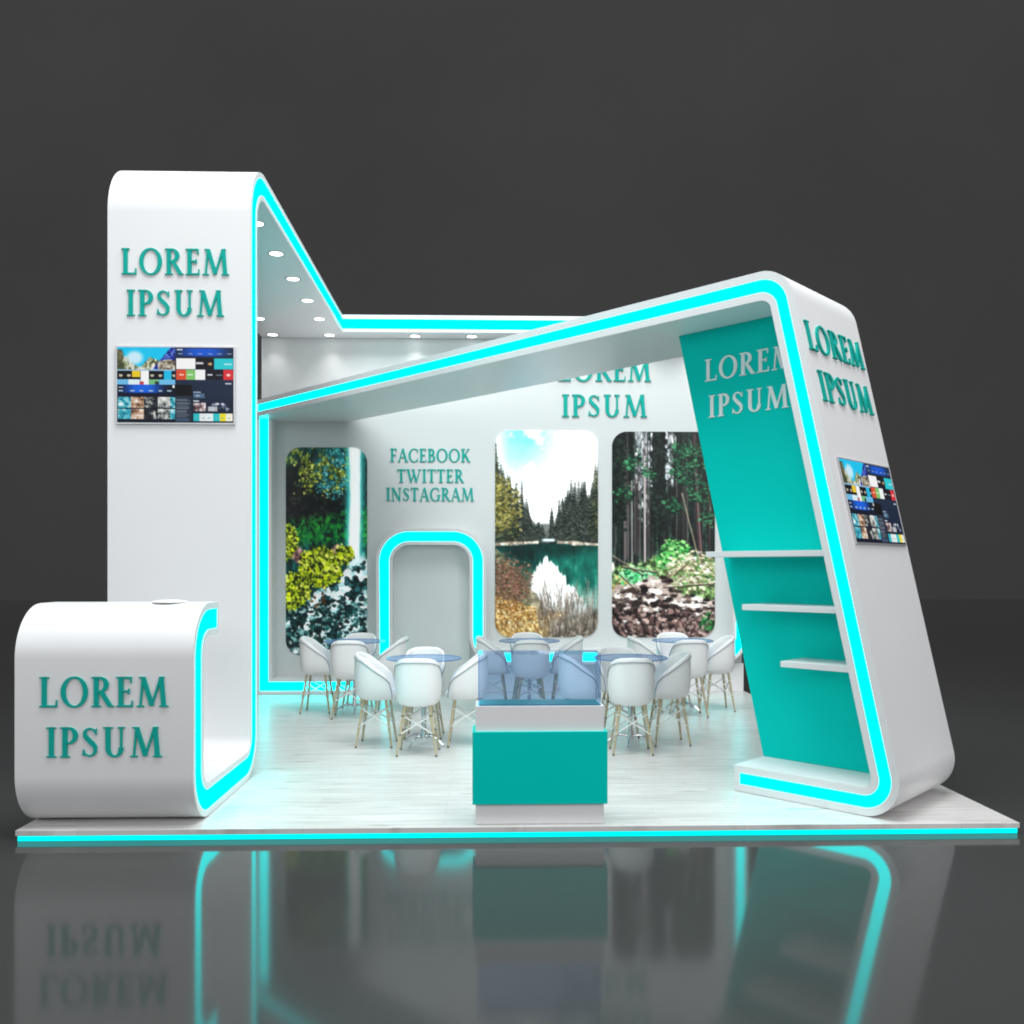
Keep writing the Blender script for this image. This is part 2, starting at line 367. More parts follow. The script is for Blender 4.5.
def paint_waterfall(H, W):
    X, Y = grid_xy(H, W); n1 = fbm(H, W, 14, 1); n2 = fbm(H, W, 44, 2, 4, .75); n3 = fbm(H, W, 7, 3); nv = fbm(H, W, 18, 4, 5, .7, 2.2)
    img = ramp(nv * .6 + n2 * .4, [(.2, (0, 10, 12)), (.5, (2, 54, 50)), (.75, (14, 110, 100)), (1, (90, 190, 180))])
    dark = sstep(.62, .30, np.hypot((X - .22) * .9, (Y - .22) * 2.9)); blend(img, dark * .97, ramp(n2, [(.2, (0, 3, 4)), (.7, (12, 18, 16)), (1, (70, 66, 50))]))
    blend(img, sstep(.50, .0, np.abs(Y - .29 - .05 * np.sin(X * 5))  * 6) * sstep(.8, .5, X) * .85, ramp(n2, [(.3, (2, 3, 6)), (1, (60, 56, 60))]))
    blend(img, sstep(.33, .38, Y + .06 * X) * sstep(.50, .44, Y) * .8 * sstep(.3, .5, n2), ramp(n2, [(.3, (0, 60, 30)), (.6, (6, 120, 36)), (1, (70, 190, 60))]))
    bl = sstep(.42, .14, np.hypot((X - .58) * 1.3, (Y - .12) * 2.8))
    leaves(img, X, Y, bl * .9, [(20, 120, 130), (60, 170, 175), (130, 205, 205), (6, 60, 70), (4, 90, 90)], 700, 7, .008, .022)
    y1 = sstep(.52, .2, np.hypot((X - .38) * .95, (Y - .09) * 3.0)) * sstep(.42, .55, n1)
    y1 = np.maximum(y1, sstep(.2, .05, np.hypot(X - .12, (Y - .17) * 2.4)) * sstep(.4, .55, n1) * .8)
    leaves(img, X, Y, y1, [(170, 180, 40), (225, 228, 110), (90, 110, 20), (40, 56, 10), (20, 60, 50)], 560, 8, .008, .022)
    cx = .845 + .006 * np.sin(Y * 9)
    blend(img, sstep(.15, .05, np.abs(X - cx)) * sstep(.60, .50, Y) * .8, (90, 240, 235))
    blend(img, sstep(.085, .050, np.abs(X - cx) + .03 * (nv - .5)) * sstep(.60, .54, Y), (255, 255, 255))
    blend(img, sstep(.20, .05, np.hypot(X - .90, (Y - .565) * 3)), (235, 255, 255))
    # stream of rocks
    st = sstep(.0, .04, (Y - .535) * 2.2 - (1 - X) * .62 + .10 * (n1 - .5)) * (Y > .53)
    blend(img, sstep(.55, .75, Y), ramp(n2 * .5 + n1 * .5, [(.2, (0, 8, 10)), (.55, (6, 48, 46)), (.8, (70, 130, 125)), (1, (200, 220, 215))]))
    rk = fbm(H, W, 24, 31, 4, .8, .8); blend(img, st, ramp(rk, [(.25, (2, 22, 24)), (.42, (24, 70, 74)), (.52, (140, 190, 195)), (.62, (245, 255, 255)), (1, (255, 255, 255))]))
    leaves(img, X, Y, st * sstep(.42, .52, rk), [(235, 250, 250), (255, 255, 255), (255, 255, 255), (170, 215, 220)], 420, 12, .012, .06, 2.8, .1); leaves(img, X, Y, st * sstep(.42, .32, rk), [(2, 10, 12), (6, 30, 34), (40, 100, 104), (14, 60, 64)], 260, 14, .012, .05, 2.4)
    leaves(img, X, Y, sstep(.70, .78, Y) * (1 - st * .7), [(4, 12, 14), (2, 24, 24), (10, 56, 52), (24, 84, 80), (120, 170, 170)], 380, 13, .012, .04, 2.6)
    # pink boulders, yellow green bush
    blend(img, ((Y > .445 + .42 * np.abs(X - .63) + .02 * n1) & (Y < .55) & (X < .80) & (X > .5)).astype(float), ramp(n2, [(.2, (110, 74, 66)), (.8, (235, 200, 190))]))
    blend(img, sstep(.02, .0, np.abs(Y - .46 - .38 * X) - .035) * (X < .5), ramp(n2, [(.2, (60, 44, 44)), (.6, (170, 120, 120)), (1, (240, 200, 200))]))
    bush = sstep(.27, .17, np.hypot((X - .42) * .85, (Y - .575) * 2.5) + .08 * (n1 - .5)); bush = np.maximum(bush, sstep(.15, .08, np.hypot((X - .0) * .8, (Y - .45) * 1.5)))
    bush = np.maximum(bush, sstep(.2, .12, np.hypot((X - .08) * .8, (Y - .69) * 2))); bush = np.maximum(bush, sstep(.14, .08, np.hypot((X - .72), (Y - .515) * 2.6)) * .7)
    blend(img, sstep(.3, .6, bush) * .9, ramp(n2, [(.2, (24, 44, 4)), (.6, (90, 120, 12)), (1, (190, 200, 40))]))
    leaves(img, X, Y, bush, [(225, 240, 20), (190, 212, 14), (140, 165, 10), (46, 66, 4), (250, 255, 110), (20, 30, 4)], 1300, 9, .008, .030)
    leaves(img, X, Y, sstep(.12, .05, np.hypot(X - .42, (Y - .74) * 2.6)), [(150, 85, 40), (90, 50, 24)], 40, 3, .01, .03)
    return img
def fir(img, X, Y, x, top, base, hw, seed, pal):
    r = np.random.RandomState(seed); n = int(26 + (base - top) * 170)
    H, W = X.shape
    for i in range(n):
        t = (i + .5) / n; y = top + (base - top) * t; w = hw * (t ** .75) * r.uniform(.45, 1.1) + .003
        for sgn in (-1, 1):
            xe = x + sgn * w; ye = y + abs(w) * .22; c = np.array(pal[r.randint(len(pal))]) / 255 * r.uniform(.7, 1.2)
            k = max(2, int(w * W * 1.3)); xs = np.linspace(x, xe, k); ys = np.linspace(y, ye, k)
            ix = np.clip((xs * (W - 1)).astype(int), 0, W - 1); iy = np.clip((ys * (H - 1)).astype(int), 0, H - 1)
            ok = (xs >= 0) & (xs <= 1); img[iy[ok], ix[ok]] = np.clip(c, 0, 1)
            iy2 = np.clip(iy + 1, 0, H - 1); img[iy2[ok], ix[ok]] = np.clip(c * .75, 0, 1)
def paint_lake(H, W):
    X, Y = grid_xy(H, W); n1 = fbm(H, W, 16, 5); n2 = fbm(H, W, 50, 6, 4, .75); n3 = fbm(H, W, 5, 7); nv = fbm(H, W, 30, 8, 4, .7, 3)
    img = np.ones((H, W, 3)); r = np.random.RandomState(3)
    sky = sstep(.50, .05, np.hypot((X - .22) * .85, (Y + .0) * 1.6)) * sstep(-.05, .16, X - .02 + .2 * (.14 - Y))
    blend(img, sky * (.45 + .35 * n3), (60, 195, 240)); blend(img, sstep(.5, .68, n1 * .6 + n3 * .4 + .25 * (X - .4)) * sstep(.3, .05, Y) * .95, (255, 255, 255))
    G1 = [(26, 36, 28), (48, 62, 46), (76, 88, 62), (20, 26, 24), (104, 108, 78)]; G2 = [(24, 34, 32), (44, 56, 50), (70, 80, 70), (16, 22, 22), (96, 104, 92)]
    tree = ramp(n2 * .5 + nv * .5, [(.2, (14, 24, 20)), (.5, (46, 58, 48)), (.8, (92, 102, 84)), (1, (160, 160, 130))])
    blend(img, sstep(0, .03, Y - (.24 + .50 * X)) * (X < .50) * (Y < .56), tree); blend(img, sstep(0, .03, Y - (.47 - .40 * (X - .5))) * (X >= .47) * (Y < .56), tree)
    blend(img, sstep(.0, .02, Y - .44) * (Y < .55) * sstep(.12, .05, np.abs(X - .5)) * .85, tree * .7 + .25)
    for d in (0, .06, .13):
        for i in range(17):
            x = r.uniform(0, .47); top = .13 + .66 * x + d * .9 + r.uniform(-.02, .04); fir(img, X, Y, x, top, min(.56, top + .26), .050, i + int(d * 900), G2 if x > .25 else G1)
        for i in range(18):
            x = r.uniform(.52, 1.02); top = .40 - .50 * (x - .52) + d * .9 + r.uniform(-.03, .04); fir(img, X, Y, x, top, min(.56, top + .26), .048, 60 + i + int(d * 900), G2)
    fir(img, X, Y, .26, .245, .50, .035, 5, G2); fir(img, X, Y, .74, .235, .52, .055, 6, G2); fir(img, X, Y, .975, .16, .52, .07, 7, G1); fir(img, X, Y, .0, .04, .50, .12, 8, G1)
    fir(img, X, Y, .08, .19, .52, .10, 9, G1)
    leaves(img, X, Y, sstep(.30, .05, X) * sstep(.18, .26, Y - .3 * X) * sstep(.52, .40, Y) * .9, [(96, 92, 38), (140, 132, 60), (60, 64, 30), (180, 170, 100)], 420, 21, .008, .022)
    lake = (Y > .545).astype(float)
    blend(img, lake, ramp(nv * .15 + n1 * .35 + X * .12 + (Y - .55) * 1.5, [(.2, (4, 32, 30)), (.40, (8, 66, 60)), (.62, (18, 112, 94)), (.85, (90, 170, 150))]))
    blend(img, lake * sstep(.62, .56, Y) * .6 * sstep(.3, .6, nv), (8, 40, 36))
    blend(img, sstep(.016, .006, np.abs(Y - .537 - .03 * np.abs(X - .5)) + .008 * n1) * ((X < .42) | (X > .6)), ramp(n2, [(.2, (130, 110, 90)), (.8, (245, 236, 222))]))
    blend(img, sstep(.010, .003, np.abs(Y - .530)) * sstep(.08, .04, np.abs(X - .52)), (225, 240, 245))
    v = sstep(0, .012, (Y - .60) - np.abs(X - .50) * .62 + .05 * (nv - .5)) * (Y < .90) * sstep(.05, .12, X - .25)
    blend(img, v, (255, 255, 255)); blend(img, sstep(0, .08, (Y - .78) + .3 * (X - .8)) * sstep(.55, .7, X) * .6 * (Y < .9), (190, 215, 215))
    bank = sstep(0, .02, (Y - .565) - (X + .02) * .50 + .05 * (n1 - .5)) * (X < .45)
    blend(img, bank * .8, ramp(n2, [(.2, (60, 54, 36)), (.6, (140, 124, 90)), (1, (210, 200, 160))]))
    g = sstep(0, .02, Y - (.80 + .14 * (X - .1) + .04 * (n1 - .5))) * (X < .7)
    leaves(img, X, Y, sstep(.32, .12, np.hypot(X - .10, (Y - .74) * 2.0)), [(70, 46, 40), (130, 86, 72), (180, 130, 110), (100, 70, 40)], 500, 30, .008, .02)
    blend(img, g * .9, ramp(n2, [(.2, (90, 58, 22)), (.5, (180, 130, 60)), (.8, (236, 200, 130)), (1, (255, 240, 200))]))
    leaves(img, X, Y, g, [(200, 150, 80), (245, 215, 150), (150, 100, 44), (110, 70, 34), (255, 235, 190)], 600, 31, .008, .02)
    blend(img, sstep(0, .05, Y - .90 + .12 * (X - .5)) * sstep(.42, .6, X), ramp(n2, [(.2, (50, 44, 38)), (.6, (120, 110, 98)), (1, (215, 205, 190))]))
    for i in range(260):
        x = r.uniform(.40, 1.0); y = r.uniform(.86, 1.0); L_ = r.uniform(.05, .16); a = r.uniform(-.6, .6); c = r.randint(46, 190)
        line(img, x, y, x + a * L_, y - L_, .0024, (c, c * .92, c * .84), X, Y, .85, 2)
    for i in range(80):
        x = r.uniform(0, .36); y = r.uniform(.70, .86); line(img, x, y, x + r.uniform(-.06, .06), y - .06, .0026, (110, 80, 66), X, Y, .7, 2)
    return img
def paint_forest(H, W):
    X, Y = grid_xy(H, W); n1 = fbm(H, W, 14, 11); n2 = fbm(H, W, 50, 12, 4, .75); n3 = fbm(H, W, 6, 13); nv = fbm(H, W, 26, 14, 5, .7, 3.5)
    r = np.random.RandomState(8)
    img = ramp(nv * .65 + n2 * .35, [(.25, (3, 7, 9)), (.5, (16, 30, 28)), (.7, (40, 66, 54)), (1, (120, 150, 125))])
    gap = np.maximum(sstep(.06, .02, np.abs(X - .56 - .015 * np.sin(Y * 30))) * sstep(.28, .2, Y), sstep(.10, .02, np.abs(X - .31)) * sstep(.55, .1, Y))
    gap = np.maximum(gap, sstep(.04, .01, np.abs(X - .25)) * sstep(.28, .24, Y))
    leaves(img, X, Y, gap * .9, [(225, 230, 238), (150, 160, 164), (250, 250, 255), (90, 104, 100)], 230, 40, .006, .020, .9)
    for i in range(60):
        x = r.uniform(0, 1); w = r.uniform(.002, .008); y0 = r.uniform(-.1, .3); y1 = r.uniform(.58, .67); c = r.choice([14, 24, 44, 70, 92])
        line(img, x, y0, x + r.uniform(-.01, .01), y1, w, (c, c * .90, c * .90), X, Y, .85, 2)
    for x, c, y0 in ((.19, 170, .24), (.315, 205, .12), (.12, 110, .38), (.15, 95, .36), (.27, 80, .3), (.36, 66, .3)): line(img, x, y0, x + .005, .66, .0065, (c, c * .93, c * .93), X, Y, .95, 2)
    dk = np.maximum(sstep(.085, .04, np.abs(X - .45)) * sstep(.56, .45, Y), sstep(.10, .05, np.abs(X - .05)) * sstep(.5, .4, Y))
    leaves(img, X, Y, dk, [(4, 8, 10), (10, 18, 18), (20, 34, 30), (34, 52, 42)], 700, 41, .010, .030, 2.2)
    line(img, .80, .02, .86, .63, .018, (70, 50, 52), X, Y, .95, 2); line(img, .812, .20, .876, .63, .005, (150, 118, 116), X, Y, .8, 2)
    line(img, .68, .30, .83, .60, .006, (165, 150, 130), X, Y, .9, 2); line(img, .94, .1, .95, .62, .008, (60, 44, 44), X, Y, .9, 2)
    for j, (cx, cy, s_) in enumerate(((.70, .16, .16), (.75, .24, .16), (.86, .30, .18), (.62, .20, .10), (.92, .16, .14), (.60, .36, .14), (.95, .42, .14), (.2, .15, .16), (.66, .08, .14), (.1, .3, .16), (.36, .2, .10), (.8, .1, .16))):
        leaves(img, X, Y, sstep(s_, s_ * .2, np.hypot(X - cx, (Y - cy) * 2.8)) * .9, [(16, 66, 44), (36, 104, 66), (70, 150, 100), (10, 36, 28), (8, 22, 18)], 170, 50 + j, .010, .030, 3)
    ug = sstep(0, .02, Y - .61 - .03 * np.sin(X * 6 + 1) + .05 * (n1 - .5))
    blend(img, ug, ramp(n2, [(.2, (24, 34, 22)), (.5, (80, 110, 60)), (.75, (160, 200, 130)), (1, (235, 245, 210))]))
    leaves(img, X, Y, np.maximum(sstep(.17, .05, np.hypot(X - .62, (Y - .585) * 2.0)), sstep(.1, .04, np.hypot(X - .5, (Y - .63) * 2.4))), [(60, 170, 70), (130, 225, 120), (190, 250, 160), (20, 80, 34)], 420, 70, .010, .026)
    leaves(img, X, Y, sstep(.24, .08, np.hypot(X - .22, (Y - .725) * 3)), [(70, 200, 120), (120, 235, 160), (30, 100, 60), (180, 240, 190)], 260, 71, .010, .028)
    leaves(img, X, Y, sstep(.34, .12, np.hypot(X - .80, (Y - .68) * 3)), [(235, 225, 190), (190, 180, 130), (110, 100, 70), (90, 150, 70), (255, 250, 230)], 420, 72, .010, .030)
    leaves(img, X, Y, sstep(.12, .05, np.hypot(X - .05, (Y - .75) * 2)), [(190, 160, 80), (120, 90, 50), (220, 200, 130)], 100, 73, .010, .026)
    rk = fbm(H, W, 26, 60, 4, .8, .6)
    st = sstep(0, .02, Y - .765 + .05 * np.sin(X * 5) + .05 * (n1 - .5)); st = np.maximum(st, sstep(.10, .04, np.abs(X - .50)) * sstep(.69, .73, Y))
    blend(img, st, ramp(rk, [(.25, (24, 12, 18)), (.42, (96, 68, 70)), (.52, (176, 146, 144)), (.64, (240, 220, 212)), (.85, (255, 255, 250))]))
    leaves(img, X, Y, st * sstep(1.05, .85, Y) * sstep(.46, .58, rk), [(246, 238, 230), (222, 204, 194), (255, 252, 250), (186, 166, 154), (150, 130, 120)], 420, 74, .012, .065, 3.4, .12); leaves(img, X, Y, st * sstep(.46, .36, rk), [(22, 16, 18), (46, 34, 34), (96, 78, 72)], 260, 77, .012, .05, 2.8)
    leaves(img, X, Y, sstep(.84, .95, Y), [(38, 24, 26), (88, 64, 60), (134, 104, 98), (22, 14, 16), (196, 168, 160)], 480, 75, .012, .040, 2.6)
    leaves(img, X, Y, sstep(.11, .05, np.hypot(X - .93, (Y - .93) * 2)), [(24, 100, 48), (60, 160, 80), (10, 50, 26)], 110, 76, .010, .026)
    for q in ((.0, .61, .30, .70), (.1, .66, .45, .69), (.50, .760, 1, .742), (.08, .7, .25, .78), (.60, .70, .72, .65), (.05, .79, .2, .76), (.7, .95, .9, .88)):
        line(img, *q, .007, (60, 44, 40), X, Y, .9, 2); line(img, q[0], q[1] - .008, q[2], q[3] - .008, .0035, (200, 182, 164), X, Y, .8, 2)
    blend(img, sstep(.05, .03, X + .3 * np.abs(Y - .66) + .03 * n1) * sstep(.03, .02, np.abs(Y - .66)), (235, 225, 225))
    return img
def paint_screen(H, W):
    """a wall of menu tiles: a landscape strip, dark panels, coloured tiles"""
    X, Y = grid_xy(H, W); img = np.zeros((H, W, 3)); n1 = fbm(H, W, 12, 21); n2 = fbm(H, W, 30, 22, 3); r = np.random.RandomState(5)
    img[:] = ramp(Y, [(0, (18, 34, 60)), (.5, (24, 40, 66)), (1, (14, 30, 50))])
    def R(x0, x1, y0, y1, c, a=1.0): blend(img, a * ((X >= x0) & (X < x1) & (Y >= y0) & (Y < y1)).astype(float), c)
    def box(x0, x1, y0, y1): return ((X >= x0) & (X < x1) & (Y >= y0) & (Y < y1)).astype(float)
    b = box(0, .5, 0, .29)
    blend(img, b, (20, 200, 245))
    blend(img, b * sstep(0, .03, Y - .17 + .06 * np.sin(X * 26) - .06 * (n1 - .5)), ramp(n2, [(.2, (70, 70, 30)), (.5, (160, 170, 130)), (.8, (240, 240, 230))]))
    blend(img, b * sstep(.10, .04, np.hypot(X - .15, (Y - .14) * .8)) * .9, (225, 245, 255))
    blend(img, b * (X - .31 > (.27 - Y) * .55) * (X > .31), ramp(n2, [(.2, (10, 20, 90)), (.6, (30, 60, 180)), (1, (120, 150, 220))]))
    blend(img, b * (Y > .16 + .3 * np.abs(X - .44)) * (X > .35), ramp(n2, [(.2, (90, 76, 60)), (.8, (225, 220, 200))]))
    blend(img, b * sstep(.05, .02, X - .04 * n1) * (Y > .03), ramp(n2, [(0, (50, 60, 40)), (1, (140, 130, 90))]))
    R(0, .5, .29, .315, (150, 190, 220)); R(0, .5, .315, .435, (8, 10, 20)); R(0, .5, .435, .50, (110, 190, 235))
    R(.13, .20, .31, .39, (240, 205, 40)); R(.205, .27, .315, .50, (250, 250, 250)); R(.405, .47, .315, .435, (30, 190, 235))
    R(.10, .19, .435, .50, (225, 245, 250)); R(.19, .23, .45, .49, (200, 60, 60)); R(.27, .36, .435, .50, (120, 190, 130)); R(.32, .365, .45, .49, (40, 60, 60))
    for x in (.03, .10, .30, .37, .49): blend(img, sstep(.02, .012, np.hypot(X - x, Y - .375)) * .9, (225, 215, 190))
    # top right page
    R(.5, 1, 0, .5, (26, 42, 66)); blend(img, box(.5, 1, 0, .11) * sstep(.28, .05, np.abs(X - .74)), (16, 90, 210)); R(.5, 1, 0, .012, (10, 20, 40))
    for x in (.54, .63, .71, .80, .88, .96): R(x - .018, x + .018, .075, .088, (160, 180, 200))
    R(.515, .56, .02, .035, (200, 215, 230)); R(.50, 1, .14, .285, (16, 16, 28))
    R(.51, .67, .145, .285, (252, 252, 252)); R(.68, .74, .20, .22, (210, 210, 210)); blend(img, sstep(.025, .012, np.hypot(X - .80, Y - .22)), (210, 170, 110))
    R(.835, 1, .145, .285, (40, 205, 215)); R(.92, .98, .21, .23, (190, 240, 240)); R(.51, .59, .295, .435, (225, 80, 50)); R(.59, .675, .295, .435, (130, 200, 110))
    R(.675, .755, .295, .435, (250, 250, 250)); R(.76, .915, .295, .435, (18, 14, 30)); R(.775, .82, .355, .375, (220, 220, 235)); R(.85, .90, .36, .372, (140, 150, 160))
    R(.915, 1, .30, .435, (222, 45, 55)); blend(img, sstep(.022, .014, np.hypot(X - .955, Y - .365)), (250, 220, 210)); R(.535, .57, .355, .375, (255, 215, 190)); R(.60, .65, .355, .375, (220, 245, 210)); R(.93, .98, .475, .485, (190, 200, 215))
    # bottom left page
    R(0, .5, .5, 1, (8, 18, 40)); blend(img, box(0, .5, .5, .60) * sstep(.24, .04, np.abs(X - .22)), (10, 100, 225)); R(.01, .05, .525, .54, (220, 230, 240)); R(.475, .49, .51, .54, (250, 250, 250))
    for x in (.03, .13, .21, .29, .37, .45): R(x - .018, x + .018, .575, .588, (170, 190, 210))
    k = 0
    for j, (y0, y1) in enumerate(((.66, .80), (.82, .955))):
        for x0 in (.005, .12, .235, .35, .455):
            x1 = min(x0 + .11, .5); k += 1
            nn = fbm(H, W, 16, 70 + k, 3, .8)
            pal = [[(0, (20, 30, 34)), (.5, (180, 185, 180)), (1, (250, 250, 250))], [(0, (10, 12, 20)), (.55, (50, 54, 60)), (1, (230, 230, 220))], [(0, (60, 40, 34)), (.5, (190, 150, 120)), (1, (250, 245, 235))],
                   [(0, (10, 90, 110)), (.5, (60, 180, 200)), (1, (240, 250, 250))]][(k * 7 + j) % 4]
            blend(img, box(x0, x1, y0, y1), ramp(nn, pal))
    R(.5, .64, .5, .65, (4, 4, 8)); R(.5, .64, .65, 1, (38, 48, 66)); 
    for i in range(14): R(.51, .51 + r.uniform(.08, .12), .69 + i * .018, .698 + i * .018, (110, 120, 135), .8)
    R(.51, .62, .95, .975, (60, 84, 110)); R(.64, .645, .5, 1, (10, 20, 34))
    R(.655, .75, .615, .665, (80, 110, 140)); R(.68, .71, .635, .648, (220, 230, 240)); R(.655, .72, .59, .60, (150, 165, 185)); R(.655, 1, .678, .684, (90, 110, 130)); R(.655, .70, .71, .72, (200, 210, 220))
    blend(img, box(.655, .76, .74, .84), ramp(fbm(H, W, 18, 90, 3, .8), [(.2, (40, 30, 40)), (.55, (150, 120, 120)), (1, (250, 250, 250))]))
    blend(img, box(.775, .99, .74, .85), ramp(fbm(H, W, 14, 91, 3, .8), [(.2, (10, 14, 30)), (.6, (24, 40, 70)), (1, (240, 240, 250))])); R(.785, .86, .79, .84, (225, 230, 235), .8)
    for i, c in enumerate(((40, 190, 200), (235, 240, 240), (235, 248, 250), (40, 200, 205), (240, 225, 30), (250, 245, 225))): R(.655 + i * .056, .655 + (i + 1) * .056, .885, .985, c)
    for x in (.68, .74, .79, .85, .905, .96): R(x - .012, x + .012, .93, .94, (120, 170, 170), .7)
    return img
def picture_mesh(name, img, w, h, r, F, mat, parent=None, loc=None, thick=.012, nx=150, ny=300, soft=0):
    """thin panel with rounded corners; colour of every point from the painted picture"""
    for _ in range(soft): img = sum(np.roll(img, q, 0) * w_ for q, w_ in ((-1, .25), (0, .5), (1, .25))); img = sum(np.roll(img, q, 1) * w_ for q, w_ in ((-1, .25), (0, .5), (1, .25)))
    H, W = img.shape[:2]; lin = np.where(img <= .04045, img / 12.92, ((np.clip(img, 0, 1) + .055) / 1.055) ** 2.4)
    verts = []; cols = []
    ys = np.linspace(0, 1, ny + 1)
    if r:  # denser rows inside the rounded ends
        k = 10; e = r / h; ys = np.concatenate([e * (1 - np.cos(np.linspace(0, PI / 2, k + 1)))[:-1], np.linspace(e, 1 - e, ny), 1 - e * (1 - np.cos(np.linspace(0, PI / 2, k + 1)))[:-1][::-1]])
    for y in ys:
        yy = y * h; dd = min(yy, h - yy); ins = r - math.sqrt(max(0, r * r - (r - dd) ** 2)) if (r and dd < r) else 0
        xs = np.linspace(ins, w - ins, nx + 1)
        iy = min(H - 1, int(y * (H - 1) + .5)); ix = np.clip((xs / w * (W - 1) + .5).astype(int), 0, W - 1)
        verts += [tuple(F(x, h - yy, thick)) for x in xs]; cols.append(lin[iy, ix])
    cols = np.concatenate(cols); n = nx + 1; m_ = len(ys)
    faces = [(j * n + i, (j + 1) * n + i, (j + 1) * n + i + 1, j * n + i + 1) for j in range(m_ - 1) for i in range(nx)]
    # rim and back
    rim = [j * n for j in range(m_)] + [(m_ - 1) * n + i for i in range(1, n)] + [j * n + nx for j in range(m_ - 2, -1, -1)] + [i for i in range(nx - 1, 0, -1)]
    off = Vector(loc) if loc is not None else base_of(parent)
    base0 = len(verts); d = Vector(F(0, 0, 0)) - Vector(F(0, 0, thick))
    verts += [tuple(Vector(verts[i]) + d) for i in rim]; k = len(rim)
    faces += [(rim[i], base0 + i, base0 + (i + 1) % k, rim[(i + 1) % k]) for i in range(k)]
    cols = np.concatenate([cols, cols[rim]])
    me = bpy.data.meshes.new(name); me.from_pydata([tuple(Vector(v) - off) for v in verts], [], faces)
    at = me.color_attributes.new('print', 'FLOAT_COLOR', 'POINT')
    at.data.foreach_set('color', np.concatenate([cols, np.ones((len(cols), 1))], 1).astype(np.float32).ravel())
    me.materials.append(mat); o = bpy.data.objects.new(name, me); COL.objects.link(o)
    if parent: o.parent = parent
    else: o.location = loc
    return o

# ------------------------------------------------------------------ the setting
GZ = -.068
mb = MB(); mb.add([(-130, -60, GZ), (130, -60, GZ), (130, 130, GZ), (-130, 130, GZ)], [(0, 1, 2, 3)])
tag(mb.build('floor', MAT['dark_floor']), kind='structure', label='dark glossy studio floor mirroring the stand')
mb = MB(); mb.box(-120, 120, 47, 47.5, GZ + .002, 75)
tag(mb.build('backdrop', MAT['backdrop_paint']), kind='structure', label='plain dark grey backdrop wall')

# ------------------------------------------------------------------ platform
PX0, PX1, PY0, PY1 = -2.822, 3.312, 5.73, 12.12
pf = thing('platform', 'low square platform of whitewashed planks edged with a cyan light line', 'platform', (.245, 8.9, GZ))
mb = MB(); mb.box(PX0, PX1, PY0, PY1, -.034, 0)
mb.build('deck', MAT['floor_planks'], pf, bevel=.003)
mb = MB(); mb.box(PX0 + .03, PX1 - .03, PY0 + .03, PY1 - .03, GZ + .001, -.0345); mb.build('base', MAT['white_plinth'], pf)
def ring_strip(z0, z1, o, nm, mat):
    mb = MB(); a = .03
    mb.box(PX0 + o, PX1 - o, PY0 + o, PY0 + a - .0005, z0, z1); mb.box(PX0 + o, PX1 - o, PY1 - a + .0005, PY1 - o, z0, z1)
    mb.box(PX0 + o, PX0 + a - .0005, PY0 + a, PY1 - a, z0, z1); mb.box(PX1 - a + .0005, PX1 - o, PY0 + a, PY1 - a, z0, z1)
    return mb.build(nm, mat, pf)
ring_strip(-.066, -.036, .010, 'light_strip', MAT['led_edge'])

# ------------------------------------------------------------------ ribbon stand: counter, tower and canopy in one band
RX = -1.76; RW = 1.062; T = .21
rb = thing('ribbon_stand', 'tall white ribbon stand bending from counter into tower and long canopy, edged in cyan light', 'display stand', (-2.29, 6.5, 0))
MR = lambda a, b, v: (RX - v, a, b)
ribbon('counter', [(6.263, 1.355), (5.725, 1.355, .33), (5.725, 0.003, .32), (6.60, .003)], T, RW, .042, MR, MAT['white_paint'], rb, ends=(.03, 0))
ribbon('tower', [(6.60, .003), (7.325, .003, .32), (7.325, 4.49, .24), (7.60, 4.49)], T, RW, .042, MR, MAT['white_paint'], rb)
can = ribbon('canopy', [(7.60, 4.49), (12.0, 4.49)], T, RW, .042, MR, MAT['white_paint'], rb)
rear = ribbon('canopy', [(RX + .001, 4.49), (3.30, 4.49)], T, .34, .042, lambda a, b, v: (a, 11.66 + v, b), MAT['white_paint'], rb, bb=(.036, .050))
# recessed lamps in the canopy
for i, (x, y, par) in enumerate([(-1.935, 8.01, can), (-1.935, 8.775, can), (-1.935, 9.54, can), (-1.935, 10.31, can), (-1.94, 11.075, can), (-1.945, 11.835, can),
                                (-2.64, 11.075, can), (-2.655, 11.835, can), (-.88, 11.86, rear), (-.165, 11.86, rear), (.55, 11.86, rear), (1.27, 11.86, rear), (1.99, 11.86, rear), (2.71, 11.86, rear)]):
    mb = MB(); mb.lathe([(.063, .0005), (.063, -.003), (.076, -.003), (.078, -.001), (.078, .0005)], (x, y, 4.4895), 40)
    q = mb.build('downlight', MAT['lamp_ring'], par)
    mb = MB(); mb.lathe([(0, -.0015), (.0625, -.0015)], (x, y, 4.4895), 40)
    mb.build('lens', MAT['lamp_lens'], par)
    lt = bpy.data.lights.new('spot', 'SPOT'); lt.energy = 7; lt.spot_size = math.radians(100); lt.spot_blend = 1.0; lt.shadow_soft_size = .05
    lt.color = (1, .98, .95)
    lo = bpy.data.objects.new('downlight_lamp', lt); COL.objects.link(lo); lo.location = (x, y, 4.47)
FT = lambda x, z, d: (x, 7.115 - d, z)
FC = lambda x, z, d: (x, 5.725 - d, z)
write('LOREM', FT, -2.722, -1.920, 3.772, .196, MAT['teal_letter'], rb)
write('IPSUM', FT, -2.684, -1.957, 3.462, .196, MAT['teal_letter'], rb)
write('LOREM', FC, -2.678, -1.908, .742, .182, MAT['teal_letter'], rb, .009)
write('IPSUM', FC, -2.636, -1.945, .440, .182, MAT['teal_letter'], rb, .009)

